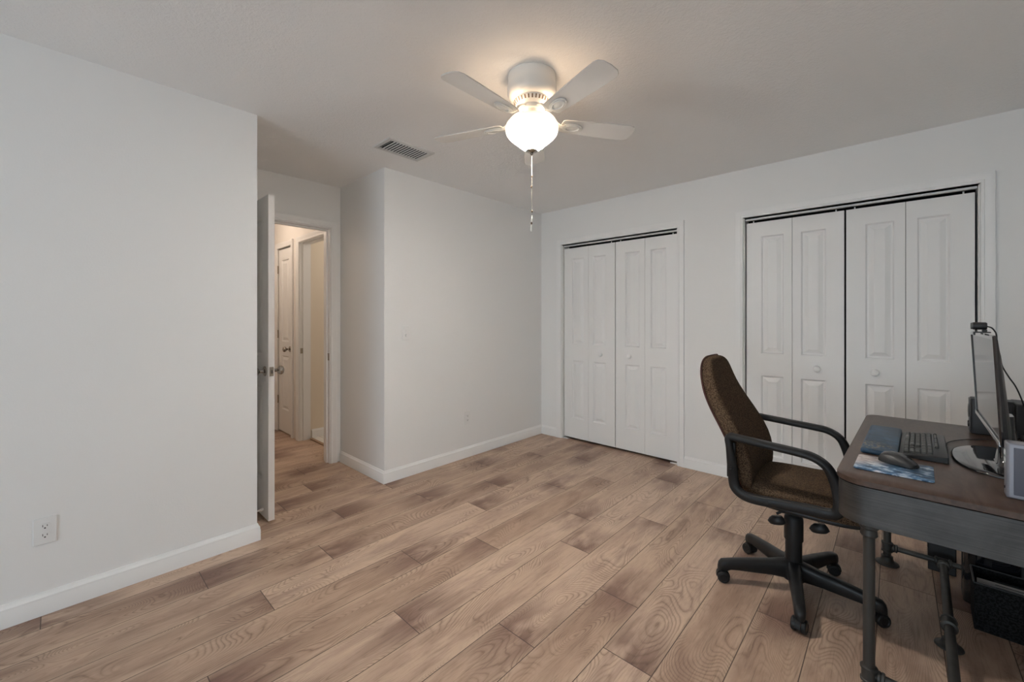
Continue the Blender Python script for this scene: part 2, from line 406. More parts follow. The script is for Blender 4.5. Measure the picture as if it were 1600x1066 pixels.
def bifold(n, x0, x1, knob_leaf, label, zt=2.016, yy=.028):
    e = thing('door_%d' % n, label, 'closet door', (x0, YB, 0), 0, kind='structure')
    L = (x1-x0)/2; st, inn = .100, .052
    for k in range(2):
        a = k*L+(.0015 if k else 0); b = (k+1)*L-(0 if k else .0015)
        p0, p1 = (a+st, b-inn) if k == 0 else (a+inn, b-st)
        mb = slab(MB(), a, b, .022, zt, .03, [(p0, p1, .225, .835), (p0, p1, 1.005, 1.905)], y=yy)
        mb.build('leaf', MD, e, smooth=20)
    kx = L*(knob_leaf+.5)
    MB().lat(KNOBW[::-1], (kx, yy, .916), (0, -1, 0), 24).build('knob', MT, e)
    # pivot pins at the outer top corner, guide at the inner one, floor bracket
    for px_ in (.045, 2*L-.045): MB().cyl((px_, yy+.015, zt-.005), (px_, yy+.015, CZ-.02), .004, 10).build('pivot_pin', MPL, e)
    return e
g1, g2 = C1[0]+.010, C1[1]-.006
mid = (g1+g2)/2
bifold(2, g1, mid-.0048, 1, 'left bifold door of the narrower closet near the room corner'); bifold(3, mid+.0048, g2, 0, 'right bifold door of the narrower closet, left of the office chair')
g3, g4 = C2[0]+.010, C2[1]-.012; mid2 = -.2535
bifold(4, g3, mid2-.0055, 1, 'left bifold door of the wider closet behind the office chair'); bifold(5, mid2+.0055, g4, 0, 'right bifold door of the wider closet behind the desk')
for bi, x in enumerate((C1[0]+.035, C1[1]-.035, C2[0]+.035, C2[1]-.035)):
    b = MB().box(x-.03, x+.03, YB+.012, YB+.05, .0005, .004).box(x-.03, x+.03, YB+.012, YB+.015, .004, .012).build('floor_bracket', MPL)
    tag(b, 'white pivot bracket on the floor at the '+{0: 'left jamb of the narrower closet', 1: 'right jamb of the narrower closet', 2: 'left jamb of the wider closet', 3: 'right jamb of the wider closet'}[bi], 'bracket', 'pivot brackets at the closet jambs')
    
# bedroom door, open 90 degrees into the nook ------------------------
DW = .762; HGX, HGY = XN+.018, DY0+.004
ang = rad(-.2)
e = thing('door_1', 'white panelled bedroom door standing open in the entry nook, edge toward the room', 'door', (HGX+.006, HGY, 0), ang, kind='structure')
ZB = .012; ZT = 2.046
th = .035
slab(MB(), .0, DW, ZB, ZT, th, [(.12, DW-.12, .24, .84), (.12, DW-.12, 1.03, ZT-.13)], both=True, y=0.045).build('leaf', MD, e, smooth=20)
KP = [(.0, 0), (.032, 0), (.032, .004), (.026, .009), (.012, .012), (.010, .030), (.014, .036), (.024, .043), (.0285, .052), (.0285, .060), (.024, .068), (.014, .073), (.0, .074)]
for s, y_ in ((-1, .045), (1, .045+th)):
    MB().lat(KP, (DW-.062, y_, .940), (0, s, 0), 28).build('door_knob', MN, e)
lp = MB().box(DW, DW+.0015, .045+.006, .045+th-.006, .912, .970).build('latch_plate', MNS, e)
MB().box(DW+.0015, DW+.010, .045+.011, .045+th-.012, .930, .952).build('latch_bolt', MN, lp, bevel=.002)
for z in (.25, 1.05, 1.80):
    h_ = MB(); h_.cyl((-.004, .045+th*.0, z-.045), (-.004, .045, z+.045), .0055, 12); h_.box(-.004, .03, .0435, .0455, z-.045, z+.045); h_.build('hinge', MNS, e)
# strike plate on the latch jamb
tag(MB().box(XN-.036, XN-.004, DY1-.0018, DY1-.0003, .905, .968).box(XN-.028, XN-.014, DY1-.0022, DY1-.0012, .925, .950).build('strike_plate', MNS), 'small metal strike plate on the right jamb of the bedroom doorway', 'strike plate')
# spring door stop on the nook baseboard
ds = thing('door_stop', 'thin white door stop rod low on the nook baseboard behind the open door', 'door stop', (-2.93, Y2+.0145, .062))
MB().lat([(.012, 0), (.012, .004), (.006, .007), (.0042, .008), (.0042, .070)], (0, 0, 0), (.05, 1, .12), 14).build('rod', MPL, ds)
MB().lat([(.0075, .068), (.0085, .072), (.0085, .084), (.006, .087)], (0, 0, 0), (.05, 1, .12), 14).build('rubber_tip', MPL, ds)
# hall closet door
e = thing('door_6', 'narrow white two-panel door closed in the hall beyond the bedroom doorway', 'door', (LX0, HN, 0), 0, kind='structure')
LW = LX1-LX0
slab(MB(), .003, LW-.003, .012, 2.05, .035, [(.095, LW-.095, .26, .86), (.095, LW-.095, 1.02, 1.93)], y=.004).build('leaf', MD, e, smooth=20)
MB().lat(KP, (LW-.055, .004, .942), (0, -1, 0), 24).build('door_knob', MN, e)
for z in (.36, 1.10, 1.83):
    MB().cyl((.004, -.006, z-.045), (.004, -.006, z+.045), .007, 12).build('hinge', MNS, e)
struct(MB().box(LX0-.05, LX1+.05, HN+.06, HN+.08, 0, 2.2).build('wall_hall_closet', MVOID))
tag(MB().box(BX0+.0003, BX0+.0020, HN+.035-.03, HN+.035-.004, .91, .965).build('strike_plate', MNS), 'small metal strike plate on the bathroom doorway jamb beyond the hall', 'strike plate')
tag(MB().box(-4.564, -4.559, 2.35, 2.42, 1.08, 1.20).build('wall_switch', MPL, bevel=.002), 'pale switch plate on the beige bathroom wall beyond the hall', 'light switch')

# ------------------------------------------------------------------ wall plates
def outlet(loc, rz, label):
    e = thing('wall_outlet', label, 'power outlet', loc, rz, 'duplex wall outlets')     # local: plate in x-z, faces -y
    MB().box(-.035, .035, -.0055, 0, -.057, .057).build('cover_plate', MPL, e, bevel=.003)
    for z in (-.0195, .0195):
        r = MB().prism([(x, y) for x, y in rrect(-.0165, .0165, -.0140, .0140, .009)], 0, .0075, Matrix.Translation((0, 0, z)) @ Matrix.Rotation(pi/2, 4, 'X')).build('receptacle', MPL, e)
        s = MB(); s.box(-.0075, -.0055, -.0080, -.0074, z-.001, z+.008); s.box(.0055, .0075, -.0080, -.0074, z+.000, z+.007); s.cyl((0, -.0080, z-.0065), (0, -.0074, z-.0065), .0028, 12)
        s.build('slots', MBK, r)
    MB().lat([(.0, .001), (.003, .001), (.003, 0)], (0, -.0055, 0), (0, -1, 0), 10).build('screw', MPL, e)
outlet((XL, -.050, .358), pi/2, 'white duplex outlet low on the left wall, nearest the camera')
outlet((XA, 2.530, .360), pi/2, 'white duplex outlet low on the wall left of the closets')
e = thing('dimmer_switch', 'white wall switch plate with a small dial by the nook corner', 'light switch', (XA, 1.878, 1.157), pi/2)
MB().box(-.035, .035, -.0070, 0, -.057, .057).build('cover_plate', MPL, e, bevel=.003)
MB().box(-.008, .008, -.0105, -.006, -.000, .026).build('toggle', MPL, e, bevel=.001)
MB().lat([(.011, 0), (.011, .008), (.009, .010), (0, .010)], (0, -.0068, -.02), (0, -1, 0), 16).build('dial', MPL, e)

# ------------------------------------------------------------------ ceiling register
e = thing('ceiling_vent', 'white rectangular louvred air vent in the ceiling left of the fan', 'vent', (-2.492, 1.603, H))
vx, vy = .110, .180; MV = mat('vent_metal', (.66, .66, .64), .45)
f = MB()
for r0, r1 in (((0, 0), (.028, .012)),):
    R = []
    for ins, z in ((0, 0), (.004, -.008), (.016, -.011), (.028, -.010), (.028, -.001)):
        R.append([(-vx+ins, -vy+ins, z), (vx-ins, -vy+ins, z), (vx-ins, vy-ins, z), (-vx+ins, vy-ins, z)])
    f.rings(R, True, False)
f.build('frame', MV, e, smooth=20)
MB().box(-vx+.02, vx-.02, -vy+.02, vy-.02, -.0012, -.0006).build('duct_opening', MVOID, e)  # flat dark sheet painted as the shade inside the duct
for i in range(14):
    y = -vy+.040+i*(2*vy-.075)/13; M = Matrix.Translation((0, y, -.007)) @ Matrix.Rotation(rad(-52 if i > 0 else 52), 4, 'X')
    MB().box(-vx+.026, vx-.026, -.0036, .0036, -.0006, .0006, M).build('louver', MV, e)

# ------------------------------------------------------------------ ceiling fan
FX, FY = -1.29, 1.538
fan = thing('ceiling_fan', 'white flush-mount ceiling fan with five blades and a lit glass bowl', 'ceiling fan', (FX, FY, H))
MF = mat('fan_white', (.80, .78, .74), .38); MFB = paint('fan_blade', (.66, .64, .61), .5, 40, .05)
MB().lathe([(.114, 0), (.116, -.006), (.114, -.012), (.114, -.040), (.117, -.046), (.119, -.060), (.118, -.085), (.112, -.105), (.100, -.116), (.088, -.120)], 48).build('motor_housing', MF, fan)
MB().lathe([(.084, -.119), (.086, -.128), (.080, -.140), (.066, -.150), (.064, -.153)], 48).build('vent_ring', MF, fan)
vs_ = MB()
for k in range(30):
    a = 2*pi*k/30; M = Matrix.Rotation(a, 4, 'Z') @ Matrix.Translation((.083, 0, -.133)) @ Matrix.Rotation(rad(25), 4, 'Y')
    vs_.box(-.003, .0012, -.0032, .0032, -.010, .007, M)
vs_.build('vent_slots', mat('vent_slot_brown', (.22, .15, .10), .7), fan)
MB().lathe([(.062, -.150), (.064, -.160), (.060, -.172), (.052, -.176), (.050, -.200), (.052, -.205), (.050, -.208)], 40).build('light_fitter', MF, fan)
for k in range(3):
    a = rad(20+120*k); MB().ball((.051*cos(a), .051*sin(a), -.188), .006, 6).build('fitter_screw', MN, fan)
# bowl: milk glass lit from inside
MG = bpy.data.materials.new('lit_glass'); MG.use_nodes = True; g = NG(MG)
g.b.inputs['Base Color'].default_value = (.70, .62, .50, 1); g.b.inputs['Roughness'].default_value = .35
g.b.inputs['Transmission Weight'].default_value = 0
lw = g.new('ShaderNodeTexCoord'); sp = g.new('ShaderNodeSeparateXYZ'); g.l(lw.outputs['Object'], sp.inputs[0])
hh = g.math('MULTIPLY', g.math('ADD', sp.outputs[2], .36), 7.0, True)
g.l(g.ramp(hh, [(0, (1, .94, .87)), (.10, (1, .94, .87)), (.17, (.07, .064, .056)), (.32, (.010, .0089, .0074)), (.62, (.0030, .0026, .0020)), (.86, (.0012, .00098, .00070)), (1, (.0009, .0007, .00046))]), g.b.inputs['Emission Color']); g.b.inputs['Emission Strength'].default_value = 1000
outer = [(.054, -.204), (.085, -.208), (.108, -.219), (.122, -.234), (.1275, -.250), (.1265, -.265), (.1225, -.278), (.112, -.292), (.093, -.309), (.072, -.325), (.058, -.337), (.040, -.349), (.016, -.358)]
bowl = MB().lathe(outer+[(max(.016, r-.004), z+.003) for r, z in outer[::-1]], 56, cap=False)
bowl.build('glass_bowl', MG, fan)
MB().lathe([(.0, -.355), (.028, -.356), (.030, -.360), (.024, -.364), (.014, -.368), (.007, -.371), (.0085, -.376), (.0, -.381)], 28).build('finial', MN, fan)
for k in range(3):
    a = rad(20+120*k); b_ = point('fan_ceiling_fill_%d' % k, (FX+.108*cos(a), FY+.108*sin(a), H-.186), .02, .60, (1.0, .72, .49))  # added fill lights outside the glass, for the warm glow on the ceiling
ZBL = -.222
for k in range(5):
    a = rad(56+72*k)
    M = Matrix.Rotation(a, 4, 'Z')
    bl = MB(); tilt = Matrix.Rotation(rad(-10), 4, 'X')
    # plan outline of a blade, root at r=.165
    pts = [(.150, -.040), (.165, -.046), (.30, -.054), (.44, -.060), (.497, -.061), (.517, -.054), (.529, -.036), (.533, 0), (.529, .036), (.517, .054), (.497, .061), (.44, .060), (.30, .054), (.165, .046), (.150, .040), (.146, 0)]
    bl.prism(pts, -.0025, .0025, Matrix.Translation((0, 0, ZBL)) @ M @ tilt)
    b = bl.build('blade', MFB, fan, bevel=.001)
    ar = MB(); MM = Matrix.Translation((0, 0, ZBL)) @ M @ tilt
    ar.prism([(.205+.052*cos(t)*1.0, .030*sin(t)) for t in [2*pi*i/28 for i in range(28)]], -.0075, -.0025, MM)
    ar.rings([[tuple(MM @ Vector((.207+.036*sx*cos(2*pi*i/28), .020*sx*sin(2*pi*i/28), -z))) for i in range(28)] for sx, z in ((1.15, .0075), (1.1, .011), (.95, .012), (.82, .008), (.5, .0085), (.35, .011), (.1, .0115))])
    p = [M @ Vector(q) for q in ((.060, 0, -.165), (.085, 0, -.172), (.108, 0, -.190), (.125, 0, -.212), (.150, 0, -.226), (.170, 0, -.228))]
    ar.tube(smooth_path(p, 4), [.013]*21, 12, ry=.006)
    for q in (-.013, .013):
        ar.lat([(.0, 0), (.004, .0), (.004, .003), (0, .004)], MM @ Vector((.185, q, -.0075)), (0, 0, -1), 8)
    ar.build('blade_arm', MF, b)
MCH = mat('chain_metal', (.30, .28, .25), .5, .5); MCF = mat('chain_fob', (.80, .78, .72), .4)
def chain(x, y, z0, z1, fobs, brown):
    c = MB(); n = int((z0-z1)/.0075)
    for i in range(n): c.ball((x, y, z0-(i+.5)*(z0-z1)/n), .0012, 4)
    c.cyl((x, y, z0), (x, y, z1), .0007, 6)
    ch = c.build('pull_chain', MCH, fan)
    for z in fobs: MB().lathe([(.0, z+.018), (.003, z+.016), (.0045, z+.004), (.0058, z-.010), (.004, z-.015), (0, z-.016)], 14, Matrix.Translation((x, y, 0))).build('fob', MCF, ch)
    for z in brown: MB().ball((x, y, z), .0042, 6, (1, 1, 1.6)).build('bead', mat('bead_brown', (.12, .07, .04), .5), ch)
chain(.0015, .0, -.379, -.672, [-.688], [-.482, -.651])
chain(-.0015, .0, -.379, -.716, [-.732], [-.533, -.708])


# ------------------------------------------------------------------ office chair
def fabric(name, c0, c1, sc=170):
    m = mat(name, c0, .95, spec=.1); g = NG(m); c = g.coord()
    n = g.noise(c, sc, 2, .6, .4); g.color(g.mix(g.ramp(n, [(.44, (0, 0, 0)), (.56, (1, 1, 1))]), c0, c1)); g.bump(n, .5, .001); return m
MFAB = fabric('brown_tweed', (.036, .022, .014), (.120, .080, .050), 230)
MPB = mat('black_plastic', (.013, .013, .0135), .48, spec=.32); g = NG(MPB); nn = g.noise(g.coord(), 400, 2); g.bump(nn, .15, .0006)
nd = g.ramp(g.noise(g.coord(), 14, 4), [(.45, (.38, .38, .38)), (.7, (.55, .55, .55))]); g.l(nd, g.b.inputs['Roughness'])
MPIP = mat('piping_dark', (.055, .016, .012), .8)
CX, CY = -.351, 2.33
ch = thing('office_chair', 'brown fabric office chair with black loop arms and five-star wheeled base', 'chair', (CX, CY, 0), 0)
# backrest: side profile (z, x centre, half width, thickness)
BK = [(.470, -.172, .165, .030), (.490, -.170, .205, .062), (.53, -.175, .228, .085), (.60, -.184, .238, .098), (.68, -.206, .240, .104), (.76, -.246, .232, .104), (.84, -.292, .218, .098),
      (.91, -.326, .198, .090), (.975, -.345, .178, .082), (1.022, -.352, .160, .074), (1.052, -.354, .138, .062), (1.069, -.355, .106, .044), (1.077, -.3555, .070, .022)]
def sect(z, xc, hw, t, n=40, front=1):
    P = []
    for k in range(n):
        a = 2*pi*k/n; c, s_ = cos(a), sin(a)
        e_ = .42; px_ = abs(c)**e_*(1 if c > 0 else -1); py = abs(s_)**.62*(1 if s_ > 0 else -1)
        # wrap: sides sweep slightly forward
        P.append((xc+px_*t/2+.030*abs(py)**2.4*(hw/.236)**2 - .0, py*hw, z))
    return P
bk = MB().rings([sect(*q) for q in BK]).build('backrest', MFAB, ch, sub=1, smooth=80)
pp = []
for s_, seq in ((-1, BK[1:]), (1, BK[::-1][:-1])):
    for z, xc, hw, t in seq: pp.append((xc-t*.34+.028*(hw/.236)**2, s_*(hw-.001) if z < 1.074 else s_*hw, z))
MB().tube(smooth_path(pp, 3), .0042, 8).build('piping', MPIP, bk)
# seat cushion
ST = [(.440, .90, .012), (.450, .965, .004), (.467, 1.0, 0), (.494, 1.0, 0), (.514, .975, .002), (.526, .90, .004), (.532, .72, .006), (.533, .4, .008)]
def seat_ring(z, k, dx, n=48):
    P = []
    for i in range(n):
        a = 2*pi*i/n; c, s_ = cos(a), sin(a)
        x = .055+dx*0+abs(c)**.55*(1 if c > 0 else -1)*.262*k; y = abs(s_)**.5*(1 if s_ > 0 else -1)*(.236-.018*max(0, -c))*k
        zz = z-(.030*max(0, c)**2*(abs(x-.055)/.262)**2*.35 if z > .48 else 0)+ (.006 if z > .48 else 0)*max(0, -c)*k**2
        P.append((x, y, zz))
    return P
MB().rings([seat_ring(*q) for q in ST]).build('seat', MFAB, ch, sub=1, smooth=80)
MB().rings([seat_ring(z, k, 0) for z, k in ((.430, .86), (.434, .93), (.442, .94), (.450, .93))]).build('seat_pan', MPB, ch, smooth=60)
# loop armrests
def arm(s):
    e_ = None; y = s*.268
    P = [(-.190, y*.955, .530), (-.194, y*.99, .610), (-.202, y*1.0, .690), (-.205, y*1.0, .732), (-.165, y, .733), (-.05, y, .725), (.050, y, .718), (.105, y, .710),
         (.148, y, .684), (.172, y, .640), (.188, y, .585), (.190, y, .525), (.168, y*.985, .497), (.10, y*.975, .491), (0, y*.965, .483), (-.10, y*.96, .474), (-.150, y*.955, .479), (-.180, y*.955, .500)]
    Q = [Vector(p) for p in P]; n = len(Q); F = []
    for i in range(n):
        a, b, c, d = Q[i-1], Q[i], Q[(i+1) % n], Q[(i+2) % n]
        for k in range(5):
            t = k/5; F.append(tuple(.5*((2*b)+(c-a)*t+(2*a-5*b+4*c-d)*t*t+(3*b-a-3*c+d)*t**3)))
    # section: wide sideways (y), thinner in the loop plane; frame built with the y axis as sideways
    R = []; m = len(F); ns = 14
    for i in range(m):
        p = Vector(F[i]); t = (Vector(F[(i+1) % m])-Vector(F[i-1])).normalized(); a = Vector((0, 1, 0)); b = t.cross(a).normalized()
        top = max(0, min(1, (p.z-.60)/.10)); w_ = .016+.010*top; h_ = .0215-.006*top
        R.append([tuple(p+a*w_*abs(cos(2*pi*k/ns))**.7*(1 if cos(2*pi*k/ns) > 0 else -1)+b*h_*abs(sin(2*pi*k/ns))**.7*(1 if sin(2*pi*k/ns) > 0 else -1)) for k in range(ns)])
    R.append(R[0]); o = MB().rings(R, True, False).build('armrest', MPB, ch, smooth=60)
    pl = MB(); pl.prism([(x, z) for x, z in ((-.215, .55), (-.180, .55), (-.180, .71), (-.215, .71))], -.008, .008, Matrix.Translation((0, y*.985, 0)) @ Matrix.Rotation(pi/2, 4, 'X')); pl.build('mount_plate', MPB, o, bevel=.003)
    for q in ((-.194, .595), (-.200, .675)): MB().lat([(.0, 0), (.0085, 0), (.0085, .004), (.005, .006), (.0, .004)], (q[0], y+s*.0145, q[1]), (0, s, 0), 14).build('bolt', MPB, o)
    for q in ((-.06, .478), (.10, .490)): MB().lat([(.0, 0), (.010, 0), (.010, .003), (.0, .004)], (q[0], y*.966+s*.015, q[1]), (0, s, 0), 14).build('bolt', MPB, o)
arm(-1); arm(1)
# mechanism, column, levers
mc = MB(); mc.box(-.10, .12, -.07, .07, .405, .432); mc.box(-.05, .05, -.045, .045, .378, .408); mc.build('tilt_mechanism', MPB, ch, bevel=.006)
MB().lathe([(.014, .335), (.014, .400)], 20).build('gas_lift', mat('steel', (.55, .53, .50), .25, 1.0), ch)
MB().lathe([(.033, .118), (.0335, .20), (.0335, .235), (.0385, .237), (.0385, .330), (.036, .343), (.030, .350), (.014, .352)], 36).build('column_cover', MPB, ch)
def paddle(name, x, y, z, dx, rz):
    l = MB(); l.tube([(x*.2, y, z+.030), (x*.7, y, z+.026), (x, y, z+.012)], .006, 8)
    l.rings([[(x+(.040*v)*cos(t)*.95, y+.022*v*sin(t), z-.036*u+.005*cos(t)) for t in [2*pi*i/16 for i in range(16)]] for u, v in ((-.05, .55), (.25, .8), (.7, 1.0), (1.0, .75), (1.08, .3))])
    l.build(name, MPB, ch, smooth=60)
paddle('height_lever', -.058, -.055, .344, .0, 0); paddle('tilt_lever', .104, -.06, .362, .0, 0)
# five-star base: one moulded piece
bs = MB(); bs.lathe([(.0, .055), (.046, .055), (.055, .075), (.054, .105), (.044, .128), (.036, .140), (.033, .141)], 36)
for k in range(5):
    a = rad(-5.5+72*k); M = Matrix.Rotation(a, 4, 'Z'); R = []
    for r, zc, hw, hh in ((.020, .098, .032, .044), (.055, .098, .030, .040), (.10, .096, .026, .034), (.17, .093, .0235, .0310), (.24, .089, .0215, .0260), (.275, .086, .0215, .0240), (.290, .081, .0215, .0265), (.312, .077, .0205, .0265), (.324, .070, .015, .020), (.329, .064, .006, .012)):
        R.append([tuple(M @ Vector((r, hw*abs(cos(t))**.6*(1 if cos(t) > 0 else -1), zc+hh*abs(sin(t))**.6*(1 if sin(t) > 0 else -1)))) for t in [2*pi*i/20 for i in range(20)]])
    bs.rings(R)
    bs.cyl(M @ Vector((.300, 0, .052)), M @ Vector((.300, 0, .080)), .0125, 16)
bs.build('star_base', MPB, ch, smooth=50)
for k, sw in enumerate((40, 10, 150, 205, -95)):
    a = rad(-5.5+72*k); cx, cy = .300*cos(a), .300*sin(a)
    M = Matrix.Translation((cx, cy, 0)) @ Matrix.Rotation(rad(sw), 4, 'Z')
    hood = MB(); R = []
    for i in range(11):
        t = rad(-10+200*i/10); R.append([(.006+.030*cos(t), y, .0275+.030*sin(t)) for y in (-.0085, .0085)]+[(.006+.024*cos(t), y, .0275+.024*sin(t)) for y in (.0085, -.0085)])
    hood.rings(R, True, True, M); hood.cyl(M @ Vector((0, 0, .045)), M @ Vector((0, 0, .064)), .007, 10)
    c = hood.build('caster', MPB, ch)
    for s_ in (-1, 1):
        MB().lathe([(.0, 0), (.017, 0), (.021, .002), (.0258, .002), (.0265, .005), (.0265, .015), (.024, .0185), (.017, .020), (.015, .018), (.0, .018)][::1], 28,
                   M @ Matrix.Translation((.006, s_*.008, .0270)) @ Matrix.Rotation(-s_*pi/2, 4, 'X')).build('wheel', MPB, c)

# ------------------------------------------------------------------ desk (long side runs along local y)
DX, DY, DR = -.152, 1.752, rad(-1.75); DH = .75; DWX, DLY = .61, 1.24
desk = thing('pipe_desk', 'walnut-topped desk with brushed metal apron and black pipe legs', 'desk', (DX, DY, 0), DR)
MWD = mat('walnut', rough=.36, spec=.4); g = NG(MWD); c = g.coord()
f1 = g.noise(g.mapping(c, (22, 3, 22)), 1.0, 5, .65, .8); f2 = g.noise(g.mapping(c, (160, 12, 160)), 1.0, 3, .6)
b1 = g.noise(g.mapping(c, (4.5, 1.6, 4)), 1.0, 1.5, .5, .4)
rg = g.math('FRACT', g.math('MULTIPLY', b1, 22)); rg = g.ramp(rg, [(0, (1, 1, 1)), (.3, (0, 0, 0)), (.7, (0, 0, 0)), (1, (1, 1, 1))])
bc = g.ramp(f1, [(.3, (.040, .022, .016)), (.55, (.088, .056, .041)), (.75, (.125, .084, .064))])
bc = g.mix(g.math('MULTIPLY', rg, .4), bc, (.045, .024, .016)); bc = g.mix(g.math('MULTIPLY', f2, .35), bc, (.06, .035, .025)); g.color(bc)
MSTL = mat('brushed_steel', (.20, .20, .205), .42, .85); g = NG(MSTL); c = g.coord()
bn = g.noise(g.mapping(c, (3, 3, 260)), 1.0, 4, .7); bn2 = g.noise(c, 9, 4, .6, .5)
g.color(g.mix(g.ramp(g.math('ADD', g.math('MULTIPLY', bn, .6), g.math('MULTIPLY', bn2, .4)), [(.35, (0, 0, 0)), (.65, (1, 1, 1))]), (.050, .050, .050), (.115, .113, .110)))
g.l(g.ramp(bn, [(.3, (.34, .34, .34)), (.7, (.55, .55, .55))]), g.b.inputs['Roughness'])
MPI = mat('black_pipe', (.055, .053, .050), .5, .5); g = NG(MPI); bn = g.noise(g.mapping(g.coord(), (30, 30, 6)), 1.0, 4); g.color(g.mix(bn, (.035, .034, .032), (.085, .082, .076)))
top = MB(); R = []
for ins, z in ((.004, DH-.022), (0, DH-.019), (0, DH-.003), (.003, DH)):
    R.append([(x, y, z) for x, y in rrect(ins, DWX-ins, ins, DLY-ins, (.02, .05, .085, .02), 10)])
top.rings(R).build('desk_top', MWD, desk, smooth=40)
ap = MB(); R = []
for ins, z in ((.006, DH-.0225), (.004, DH-.024), (.004, DH-.146), (.007, DH-.148), (.012, DH-.146), (.012, DH-.0225)):
    R.append([(x, y, z) for x, y in rrect(ins, DWX-ins, ins, DLY-ins, (.02, .046, .081, .02), 10)])
ap.rings(R, True, False).build('apron', MSTL, desk, smooth=40)
def collar(p0, p1, r, pr=.0185):        # threaded pipe fitting with beaded rims between two points
    L = (Vector(p1)-Vector(p0)).length
    return [(pr, 0), (r, .001), (r+.003, .003), (r+.003, .009), (r, .011), (r, L-.011), (r+.003, L-.009), (r+.003, L-.003), (r, L-.001), (pr, L)]
legpos = ((.085, .075), (.085, 1.158), (.525, .075), (.525, 1.158)); PR = .0158
for lx, ly in legpos:
    l = MB(); l.cyl((lx, ly, .004), (lx, ly, DH-.023), PR, 24)
    for z0, z1 in ((.062, .114),): l.lat(collar((0, 0, z0), (0, 0, z1), .0205), (lx, ly, z0), (0, 0, 1), 24)
    l.lat([(PR, 0), (.0205, .002), (.0235, .007), (.0225, .014), (.0215, .026), (.026, .031), (.027, DH-.60+.010)], (lx, ly, DH-.205), (0, 0, 1), 24)
    o = l.build('leg', MPI, desk)
    MB().lat([(.0, 0), (.046, 0), (.048, .002), (.046, .006), (.034, .010), (.027, .018), (.0235, .030), (.0235, .040), (PR, .042)], (lx, ly, 0.0002), (0, 0, 1), 32).build('foot_flange', MPI, o)
SX, ZB_ = .287, .088
for ly in (.075, 1.158):
    cb = MB(); cb.cyl((.085, ly, ZB_), (.525, ly, ZB_), .0125, 18)
    cb.lat(collar((0, 0, 0), (0, 0, .022), .017, .0125), (.104, ly, ZB_), (1, 0, 0), 18); cb.lat(collar((0, 0, 0), (0, 0, .022), .017, .0125), (.484, ly, ZB_), (1, 0, 0), 18)
    cb.lat(collar((0, 0, 0), (0, 0, .060), .018, .0125), (SX-.03, ly, ZB_), (1, 0, 0), 18)
    cb.build('crossbar', MPI, desk)
sb = MB(); sb.cyl((SX, .075, ZB_), (SX, 1.158, ZB_), .0150, 20)
for y in (.098, 1.105): sb.lat(collar((0, 0, 0), (0, 0, .024), .0195, .015), (SX, y, ZB_), (0, 1, 0), 20)
sb.lat(collar((0, 0, 0), (0, 0, .060), .0215, .015), (SX, .555, ZB_), (0, 1, 0), 20)
sbo = sb.build('stretcher', MPI, desk)
mf = MB(); mf.cyl((SX, .585, .004), (SX, .585, ZB_), .0135, 18); mf.lat([(.0, 0), (.040, 0), (.042, .002), (.040, .006), (.030, .009), (.024, .016), (.020, .030), (.0135, .032)], (SX, .585, .0002), (0, 0, 1), 32)
mf.build('middle_foot', MPI, sbo)

# ------------------------------------------------------------------ things on the desk: placed in desk coordinates
DM = Matrix.Translation((DX, DY, 0)) @ Matrix.Rotation(DR, 4, 'Z')
def on(a, b, z=0.0): p = DM @ Vector((a, b, DH+.0004+z)); return tuple(p)
MBG = mat('gloss_black', (.010, .010, .012), .07, spec=.8, coat=.6); MBM = mat('matte_black', (.018, .018, .019), .45)
# blue rest along the keyboard
MR = mat('rest_print', rough=.45); g = NG(MR); c = g.coord()
n = g.noise(c, 14, 5, .6, .6); bc = g.ramp(n, [(.3, (.010, .030, .055)), (.5, (.014, .052, .105)), (.7, (.028, .095, .185))])
sp = g.new('ShaderNodeSeparateXYZ'); g.l(c, sp.inputs[0])
dd = g.new('ShaderNodeVectorMath', operation='DISTANCE'); g.l(c, dd.inputs[0]); dd.inputs[1].default_value = (.022, .085, .016)
sparks = g.math('MULTIPLY', g.ramp(dd.outputs['Value'], [(.0, (1, 1, 1)), (.04, (.7, .7, .7)), (.075, (0, 0, 0))]), g.ramp(g.noise(c, 95, 4, .7), [(.50, (0, 0, 0)), (.62, (1, 1, 1))]))
g.color(g.mix(g.math('MULTIPLY', sparks, .8), bc, (.52, .38, .16)))
e = thing('wrist_rest', 'long dark blue padded rest with gold flecks along the keyboard front', 'wrist rest', on(.040, .355), DR)
r_ = MB(); R = []
for ins, z in ((.003, 0), (0, .003), (0, .012), (.003, .0165), (.008, .018)):
    R.append([(x, y, z) for x, y in rrect(ins, .108-ins, ins, .505-ins, .012-.0, 6)])
r_.rings(R).build('pad', MR, e, smooth=50)
# keyboard
MKB = mat('keyboard_body', (.016, .016, .0165), .36); MKY = mat('key_plastic', (.050, .050, .046), .30)
kb = thing('keyboard', 'black full-size keyboard lying along the blue rest', 'keyboard', on(.148, .815), DR-pi/2)      # local x to the typist's right, y away
b_ = MB(); prof = [(0, 0), (.132, 0), (.132, .022), (.104, .020), (.012, .010), (0, .007)]
R = []
for x in (0, .003, .412, .415):
    q = .0015 if x in (0, .415) else 0; R.append([(x, y+(q if y == 0 else -q if y == .132 else 0), z-(q if z > 0 else 0)) for y, z in prof])
b_.rings(R).build('case', MKB, kb, bevel=.0015)
def key_mesh(w, d):
    m = MB(); R = []
    for ins, z in ((0, 0), (.0004, .003), (.0018, .0062), (.0026, .0066)): R.append([(x, y, z) for x, y in rrect(ins, w-ins, ins, d-ins, .0015, 2)])
    m.rings(R); return m
U = .0176; keyc = {}
